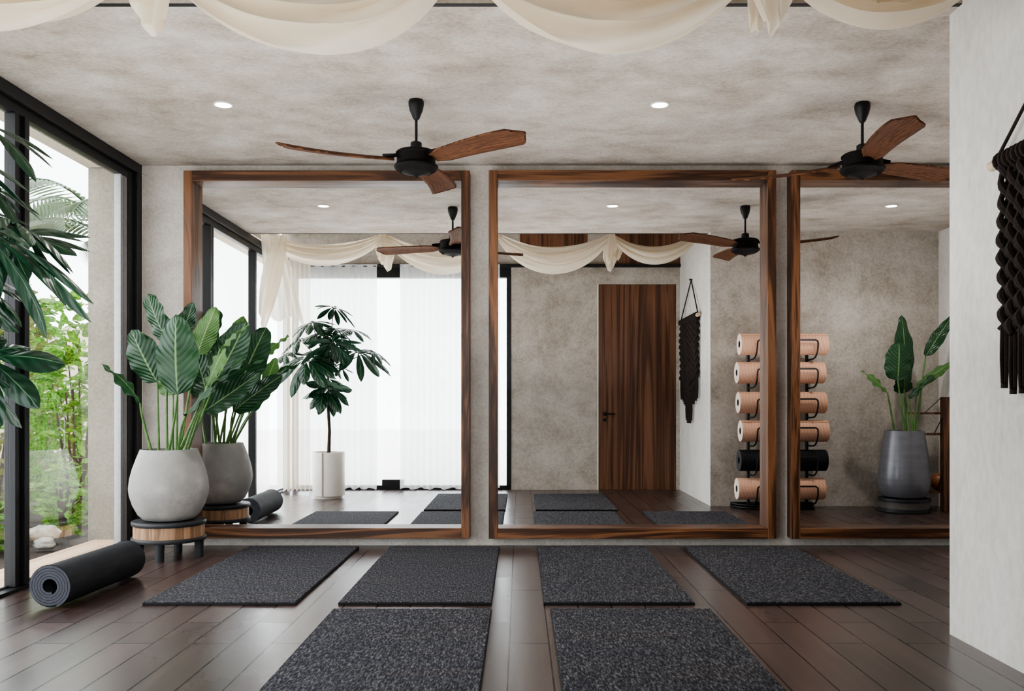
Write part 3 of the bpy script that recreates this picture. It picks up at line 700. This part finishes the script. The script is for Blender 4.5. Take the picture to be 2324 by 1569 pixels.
for k, z in enumerate(zr):
    x0 = (xl[k]-VX)/F*8.75+.015; ln = .855; dk = k == 4
    t = thing('rolled_mat', (x0+ln/2, RY, z), desc[k], 'rolled mat', 'rolled mats on the rack')
    Q = Matrix.Rotation(PI/2, 4, 'Y')
    mb = MB(); mb.lathe([(.104, -ln/2), (.106, -ln/2+.004), (.106, ln/2-.004), (.104, ln/2)], n=44, M4=Q)
    if k in (0, 3): mb.box(-ln/2+.003, ln/2-.003, .05, .066, .086, .0945)
    mb.build('roll_surface', 'ink' if dk else 'peach', t)
    for s in (-1, 1): MB().lathe([(.104, s*ln/2), (.034, s*ln/2)], n=44, M4=Q).build('roll_end', 'ink_end' if dk else 'peach_end', t)
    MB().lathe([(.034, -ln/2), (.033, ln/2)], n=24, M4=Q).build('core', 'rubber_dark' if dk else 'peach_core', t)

# ------------------------------------------------------------------ wall shelf
t = thing('wall_shelf', (4.13, -2.1, 0), 'dark post shelf with three walnut boards and thin black stays, in the right mirror corner', 'shelf'); L = Vector((4.13, -2.1, 0))
MB(L).box(4.10, 4.16, -2.13, -2.05, .0, 1.11).build('post', 'walnut_z', t, False, .003)
for z, xx in ((.94, 3.84), (.735, 3.93), (.17, 3.95)):
    MB(L).box(xx, XR-.01, -2.28, -2.131, z, z+.02).build('shelf_board', 'shelf_wood', t, False, .003)
    MB(L).tube([(xx+.12, -2.14, z+.02), (4.10, -2.09, z+.17)], .004, 6).build('stay', 'black', t)
mb = MB(); mb.lathe([(.085*math.sin(PI*j/20)+.0001, .085*(1-math.cos(PI*j/20))) for j in range(21)], n=32)
o = mb.build('wooden_ball', 'ball'); o.location = (4.13, -2.215, .191); tag(o, 'round brown wooden ball on the lowest shelf board in the right mirror', 'ball')

# ------------------------------------------------------------------ outdoors
struct('terrace', MB().box(-30, XL-.1, -30, -1.9, -.12, -.02).box(XL-.1, 12, -30, YB-.2, -.12, -.02), 'terrace', 'pale paving outside')
struct('deck', MB().box(-3.28, XL-.095, -1.9, .3, -.1, -.004), 'deck', 'pale wooden deck strip outside the glass')
struct('garden_ground', MB().box(-30, -3.281, -1.899, 20, -.14, -.03).box(-3.281, XL-.1, .52, 20, -.14, -.03), 'soil', 'planting bed outside')
struct('wall_outside', MB().box(-3.33, XL-.001, .301, .5, -.03, 2.86), 'wall_out', 'beige plaster fin wall outside the glass')
struct('trim_5', MB().box(-3.35, XL-.095, -6, .6, 2.87, 3.05), 'soffit', 'cream roof overhang outside the glass')
struct('wall_garden', MB().box(-14, -2.9, 8.0, 8.2, -.1, 2.3), 'soffit', 'cream boundary wall beyond the shrubs')
def shrub(x, y, r, h, n, mat, label, name='garden_shrub', z0=.02, ls=.13):
    rr = random.Random(int(x*100+y*7)); t = thing(name, (x, y, -.03), label, 'shrub', 'garden shrubs outside the glass'); m = MB((0,0,0))
    for k in range(n):
        a = rr.uniform(0, 2*PI); ph = rr.uniform(0, 1); rad = r*(rr.uniform(.25, 1)**.6)
        z = z0+h*ph; wd = rad*math.sin(PI*min(.98, ph*.8+.15))**.6
        b = Vector((wd*math.cos(a), wd*math.sin(a), z)); d = Vector((math.cos(a)+rr.uniform(-.8,.8), math.sin(a)+rr.uniform(-.8,.8), rr.uniform(-.4,.8))).normalized()
        paddle(m, b, b+d*ls*rr.uniform(.7,1.3), ls*.55, (rr.uniform(-1,1), rr.uniform(-1,0), 1), .12, .2, 2, 4, 0, 1.0)
    m.build('foliage', mat, t, auto=3)
    m = MB()
    for k in range(5):
        a = k*1.26; m.tube([(0,0,0), (r*.25*math.cos(a), r*.25*math.sin(a), h*.4), (r*.45*math.cos(a), r*.45*math.sin(a), h*.8)], [.02,.012,.006], 6)
    m.build('branches', 'trunk', t)
shrub(-3.95, 1.35, .42, 1.55, 760, 'leaf_garden', 'bright green bushy shrub just behind the fin wall outside')
shrub(-5.0, 1.9, .55, 2.2, 900, 'leaf_garden2', 'tall olive-brown leafy shrub left of the bright green one outside')
shrub(-6.2, 1.6, .6, 1.35, 600, 'leaf_garden', 'wide green shrub seen past the window mullion outside')
shrub(-3.66, .56, .11, .55, 150, 'leaf_garden', 'low yellow-green shrub beside the deck outside', ls=.09)
shrub(-6.0, 5.6, 1.0, 2.5, 900, 'leaf_garden', 'large green hedge shrub in front of the cream boundary wall', ls=.2)
shrub(-8.8, 5.4, 1.1, 1.9, 500, 'leaf_garden', 'broad shrub at the far left of the garden', ls=.2)
shrub(-3.8, -.28, .16, .32, 130, 'leaf_garden', 'small low plant at the edge of the deck', ls=.13)
shrub(-4.5, -.3, .35, .55, 300, 'leaf_garden', 'low green clump outside next to the mullion', ls=.15)
def palm(x, y, h, n, ln, label, seed, mat='leaf_palm'):
    rr = random.Random(seed); t = thing('palm_tree', (x, y, -.03), label, 'palm', 'palms in the garden')
    m = MB(); m.tube([(.12,0,0), (.05,0,h*.4), (0,0,h)], [.11,.085,.07], 12); m.build('trunk', 'palm_bark', t)
    for k in range(n):
        a = 2*PI*k/n+rr.uniform(-.2,.2); d = Vector((math.cos(a), math.sin(a), 0)); L_ = ln*rr.uniform(.8,1.1); up = rr.uniform(.35,.85)
        p0 = Vector((0,0,h)); p1 = p0+d*L_*.5+Vector((0,0,up*L_)); p2 = p0+d*L_+Vector((0,0,up*L_*.5-.35*L_))
        m = MB(); m.tube([bez(p0,p1,p2,j/12) for j in range(13)], [.018-.014*j/12 for j in range(13)], 6)
        for j in range(4, 34):
            v = j/34; c_ = bez(p0,p1,p2,v); tn = (bez(p0,p1,p2,min(1,v+.02))-c_).normalized(); sd = tn.cross(Vector((0,0,1))).normalized()
            for s in (-1,1):
                ll = L_*.34*math.sin(PI*(v*.85+.12))
                tip = c_+sd*s*ll*.75+tn*ll*.45+Vector((0,0,-ll*.35))
                paddle(m, c_, tip, .05, Vector((0,0,1)), .1, .3, 2, 3, 0, 1)
        m.build('frond', mat, t, auto=3)
palm(-4.35, 3.1, 2.75, 11, 1.5, 'feathery palm rising behind the fin wall outside', 4)
palm(-8.4, 3.6, 3.0, 10, 1.7, 'second feathery palm farther left beyond the shrubs', 9)
for k, (x, y, r_) in enumerate(((-3.62, .2, .10), (-4.05, .1, .09), (-3.45, -.1, .06))):
    m = MB(); n_ = 12
    def fn(u, v, r_=r_, k=k):
        a = 2*PI*u; p = PI*v; d = Vector((math.cos(a)*math.sin(p), math.sin(a)*math.sin(p), math.cos(p)))
        f = 1+.25*noise.noise(d*1.8+Vector((k*3,0,0))); return Vector((d.x*r_*1.3*f, d.y*r_*f, d.z*r_*.75*f))
    m.grid(fn, 24, 14); o = m.build('garden_rock', 'stone'); o.location = (x, y, r_*.45)
    tag(o, ['largest grey garden rock beside the fin wall outside', 'middle grey garden rock near the low plant outside', 'small grey garden rock at the deck edge outside'][k], 'rock', 'garden rocks')

# ------------------------------------------------------------------ light
wd = bpy.data.worlds.new('sky'); S.world = wd; wd.use_nodes = True
bg = wd.node_tree.nodes['Background']; bg.inputs[0].default_value = (.93,.965,1.0,1); bg.inputs[1].default_value = 4.2
def portal(loc, rot, sx, sy):
    a = bpy.data.lights.new('window_portal', 'AREA'); a.shape = 'RECTANGLE'; a.size = sx; a.size_y = sy; a.cycles.is_portal = True
    o = bpy.data.objects.new('window_portal', a); C.objects.link(o); o.location = loc; o.rotation_euler = rot
portal((XL-.06, -2.2, 1.38), (0, -PI/2, 0), 2.7, 4.2)
portal(((WX0+WX1)/2, YB-.1, 1.31), (PI/2, 0, 0), 2.6, 2.6)

for nm, lx, ly, sx_, sy_, e in (('ceiling_fill', -.4, -2.1, 3.4, 2.6, 23), ('ceiling_fill', 2.75, -1.25, 1.6, 1.2, 7)):  # added fill: unseen uplights without fittings, brightening the ceiling
    a = bpy.data.lights.new(nm, 'AREA'); a.shape = 'RECTANGLE'; a.size = sx_; a.size_y = sy_; a.energy = e*1.08; a.color = (1,.985,.965); a.cycles.use_multiple_importance_sampling = False
    o = bpy.data.objects.new(nm, a); C.objects.link(o); o.location = (lx, ly, 1.2); o.rotation_euler = (PI, 0, 0)
S.view_settings.view_transform = 'AgX'; S.view_settings.look = 'AgX - Medium High Contrast'; S.view_settings.exposure = 1.05
cy = S.cycles; cy.use_denoising = True; cy.max_bounces = 9; cy.diffuse_bounces = 4; cy.glossy_bounces = 5; cy.blur_glossy = 2; cy.transparent_max_bounces = 16; cy.transmission_bounces = 6
cy.sample_clamp_indirect = 4.5
try: cy.denoiser = 'OPENIMAGEDENOISE'; cy.denoising_input_passes = 'RGB_ALBEDO_NORMAL'
except Exception: pass
